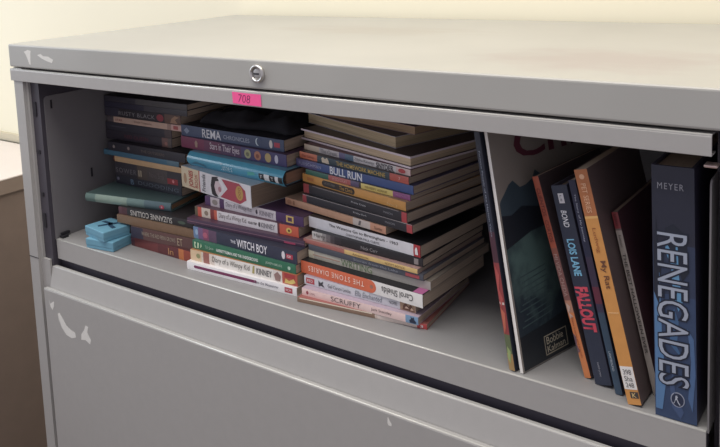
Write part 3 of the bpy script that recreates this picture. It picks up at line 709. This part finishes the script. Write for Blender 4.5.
book('hardback_book', 'thick dark blue hardback with tall silver lettering standing at the far right', GD,
     (0.9235, 0.0200, 1.0345, -1, 0.2235, 0.0345), .15, [(.3, (40, 44, 64)), (.5, (46, 60, 92)), (1, (50, 72, 112))], (56, 54, 78),
     [T('MEYER', .065, .089, .14, .76, (150, 152, 164), 'author_name', across=True, sp=1.25),
      Po([(.2, .1), (.3, .02), (.5, .02), (.55, .14), (.4, .2), (.3, .12)], (30, 36, 54), 'dark_figure'), Po([(.24, .3), (.22, .5), (.26, .8), (.4, .86), (.44, .7), (.36, .55), (.3, .35)], (30, 38, 56), 'dark_figure'),
      Po([(.28, .34), (.3, .6), (.42, .62), (.52, .7), (.56, .6), (.5, .48), (.38, .44), (.33, .3)], (86, 150, 200), 'blue_flash'), Po([(.42, .02), (.42, .16), (.7, .2), (.85, .28), (.97, .18), (.97, .02)], (78, 126, 180), 'blue_flash'),
      Po([(.62, .8), (.66, .95), (.8, .98), (.95, .9), (.9, .8), (.75, .88)], (70, 106, 158), 'blue_flash'), Po([(.8, .45), (.9, .5), (.96, .7), (.99, .62), (.95, .42), (.86, .36)], (62, 86, 132), 'blue_flash'), Po([(.55, .5), (.6, .6), (.7, .55), (.75, .7), (.7, .4), (.6, .36)], (58, 100, 150), 'blue_flash'),
      T('RENEGADES', .252, .868, .08, .86, (28, 36, 58), 'title_shadow', bold=.05, lift=.0005), T('RENEGADES', .258, .862, .11, .83, (158, 168, 188), bold=-.002, lift=.0007),
      Ov(.885, .945, .38, .72, (150, 158, 180), 'publisher_ring', .0001), Ov(.889, .941, .405, .695, (40, 50, 80), 'publisher_disc', .0002), Po([(.932, .44), (.927, .47), (.91, .5), (.9, .5), (.897, .53), (.903, .56), (.91, .54), (.925, .585), (.932, .62), (.935, .6), (.925, .55), (.915, .53), (.918, .5), (.932, .47)], (176, 184, 200), 'publisher_mark')],
     hard=True, bulge=.0003, stand=1.1, rough=.4)

# printed front cover of the large picture book (its right-hand face)
broot, bcover, (bL, bD, bt) = big
def cov(u, v, lift=0.00012):     # u from spine to fore edge, v from bottom to top
    return Vector((bL * (1 - v), bD * u, bt + lift))
def cover_patch(name, pts, rgb, lift=0.0001):
    bm = bmesh.new()
    f = bm.faces.new([bm.verts.new(cov(u, v, lift)) for u, v in pts])
    r = bmesh.ops.extrude_face_region(bm, geom=[f])
    for w in r['geom']:
        if isinstance(w, bmesh.types.BMVert):
            w.co.z += 0.00006
    return from_bm(name, bm, bcover, mat(rgb, 0.4, 0.08, 30))
cover_patch('lake_picture', [(0.012, .004), (.988, .004), (.988, .62), (0.012, .62)], (44, 58, 68))
cover_patch('mountain_picture', [(0.012, .62), (.988, .62), (.988, .74), (.86, .71), (.74, .75), (.62, .70), (.5, .735), (.42, .705), (.375, .725), (.33, .76), (.292, .785), (.265, .752), (.21, .735), (.168, .732), (.145, .75), (.122, .768), (.09, .755), (.06, .73), (.02, .70), (.012, .69)], (62, 80, 92))
cover_patch('tree_line', [(.0122, .50), (.2, .54), (.5, .55), (.987, .58), (.987, .66), (.6, .64), (.4, .66), (.28, .63), (.16, .655), (.08, .63), (.0122, .64)], (38, 44, 54), .0002)
smear(mat((44, 58, 68), 0.4, 0.08, 30), (bL * .58, bD * .19, bt), (.062, .044, 1), (92, 116, 112), 0.95)
cover_patch('shore_picture', [(.0122, .0045), (.987, .0045), (.987, .2), (.7, .22), (.4, .17), (.2, .15), (.0122, .14)], (38, 44, 50), .0002)
for k in range(10):
    v = .17 + .022 * k
    cover_patch('ripple', [(.04 + .02 * (k % 3), v), (.26, v + .016), (.27, v + .021), (.04 + .02 * (k % 3), v + .005)], (70, 92, 94), .0003)
def cover_text(name, s, u0, u1, v0, v1, rgb, **o):
    lettering(name, s, mat(rgb, .5, .02, 90), bcover, lambda a, b: cov(u0 + a * (u1 - u0), v0 + b * (v1 - v0), .0004), **o)
cover_text('cover_title', 'China', .165, .985, .845, .975, (104, 40, 58), bold=.015)
cover_text('cover_author', 'Bobbie', .19, .315, .062, .092, (200, 188, 158))
cover_text('cover_author', 'Kalman', .19, .325, .029, .055, (200, 188, 158))
for a, b, c, d in ((.175, .345, .020, .024), (.175, .345, .096, .100), (.175, .179, .020, .100), (.341, .345, .020, .100)):
    cover_patch('name_frame', [(a, c), (b, c), (b, d), (a, d)], (180, 168, 140), .0003)

# magenta band on the top cover of the orange and white book
oroot, ocover, (oL, oD, ot) = orange
bm = bmesh.new()
bm_box(bm, (oL * .925, 0.0006, ot - 0.0002), (oL * .995, oD * .9, ot + 0.0001))
from_bm('magenta_band', bm, ocover, mat((206, 96, 160), .45, .04, 60))

# ------------------------------------------------------------------ little blue boxes
def blue_box(label, x, y, z, yaw, ribbon):
    r = thing('gift_box', label, 'box', 'little blue boxes stacked beside the left books', Matrix.Translation((x, y, z)) @ Matrix.Rotation(math.radians(yaw), 4, 'Z'))
    B = mat((96, 162, 190), 0.6, 0.05, 120)
    box('tray', (-.0210, -.0260, 0), (.0210, .0260, .0085), B, r, .0008)
    box('lid', (-.0215, -.0265, .0045), (.0215, .0265, .0143), B, r, .0012)
    if ribbon:
        RB_ = mat((40, 74, 104), 0.5, 0.05, 120)
        bm = bmesh.new()
        for pts in ([(-.004, -.020), (.002, -.021), (.004, -.008), (.010, .002), (.006, .006), (-.001, -.004)], [(.0, -.004), (.014, -.008), (.015, -.003), (.003, .003)], [(.004, .0), (.009, .004), (.007, .018), (.002, .019)], [(-.012, .004), (.002, -.002), (.004, .003), (-.010, .009)]):
            f = bm.faces.new([bm.verts.new((a, b, .0144)) for a, b in pts])
            g = bmesh.ops.extrude_face_region(bm, geom=[f])
            for w in g['geom']:
                if isinstance(w, bmesh.types.BMVert):
                    w.co.z += .0005
        from_bm('bow_print', bm, r, RB_)
    return r
blue_box('lower of two little blue boxes, resting on the shelf by the lip', 0.1495, 0.0415, 1.0345, 98, False)
blue_box('upper of two little blue boxes, with a dark bow printed on its lid', 0.1440, 0.0425, 1.0490, 82, True)

# ------------------------------------------------------------------ black cloth on the middle stack
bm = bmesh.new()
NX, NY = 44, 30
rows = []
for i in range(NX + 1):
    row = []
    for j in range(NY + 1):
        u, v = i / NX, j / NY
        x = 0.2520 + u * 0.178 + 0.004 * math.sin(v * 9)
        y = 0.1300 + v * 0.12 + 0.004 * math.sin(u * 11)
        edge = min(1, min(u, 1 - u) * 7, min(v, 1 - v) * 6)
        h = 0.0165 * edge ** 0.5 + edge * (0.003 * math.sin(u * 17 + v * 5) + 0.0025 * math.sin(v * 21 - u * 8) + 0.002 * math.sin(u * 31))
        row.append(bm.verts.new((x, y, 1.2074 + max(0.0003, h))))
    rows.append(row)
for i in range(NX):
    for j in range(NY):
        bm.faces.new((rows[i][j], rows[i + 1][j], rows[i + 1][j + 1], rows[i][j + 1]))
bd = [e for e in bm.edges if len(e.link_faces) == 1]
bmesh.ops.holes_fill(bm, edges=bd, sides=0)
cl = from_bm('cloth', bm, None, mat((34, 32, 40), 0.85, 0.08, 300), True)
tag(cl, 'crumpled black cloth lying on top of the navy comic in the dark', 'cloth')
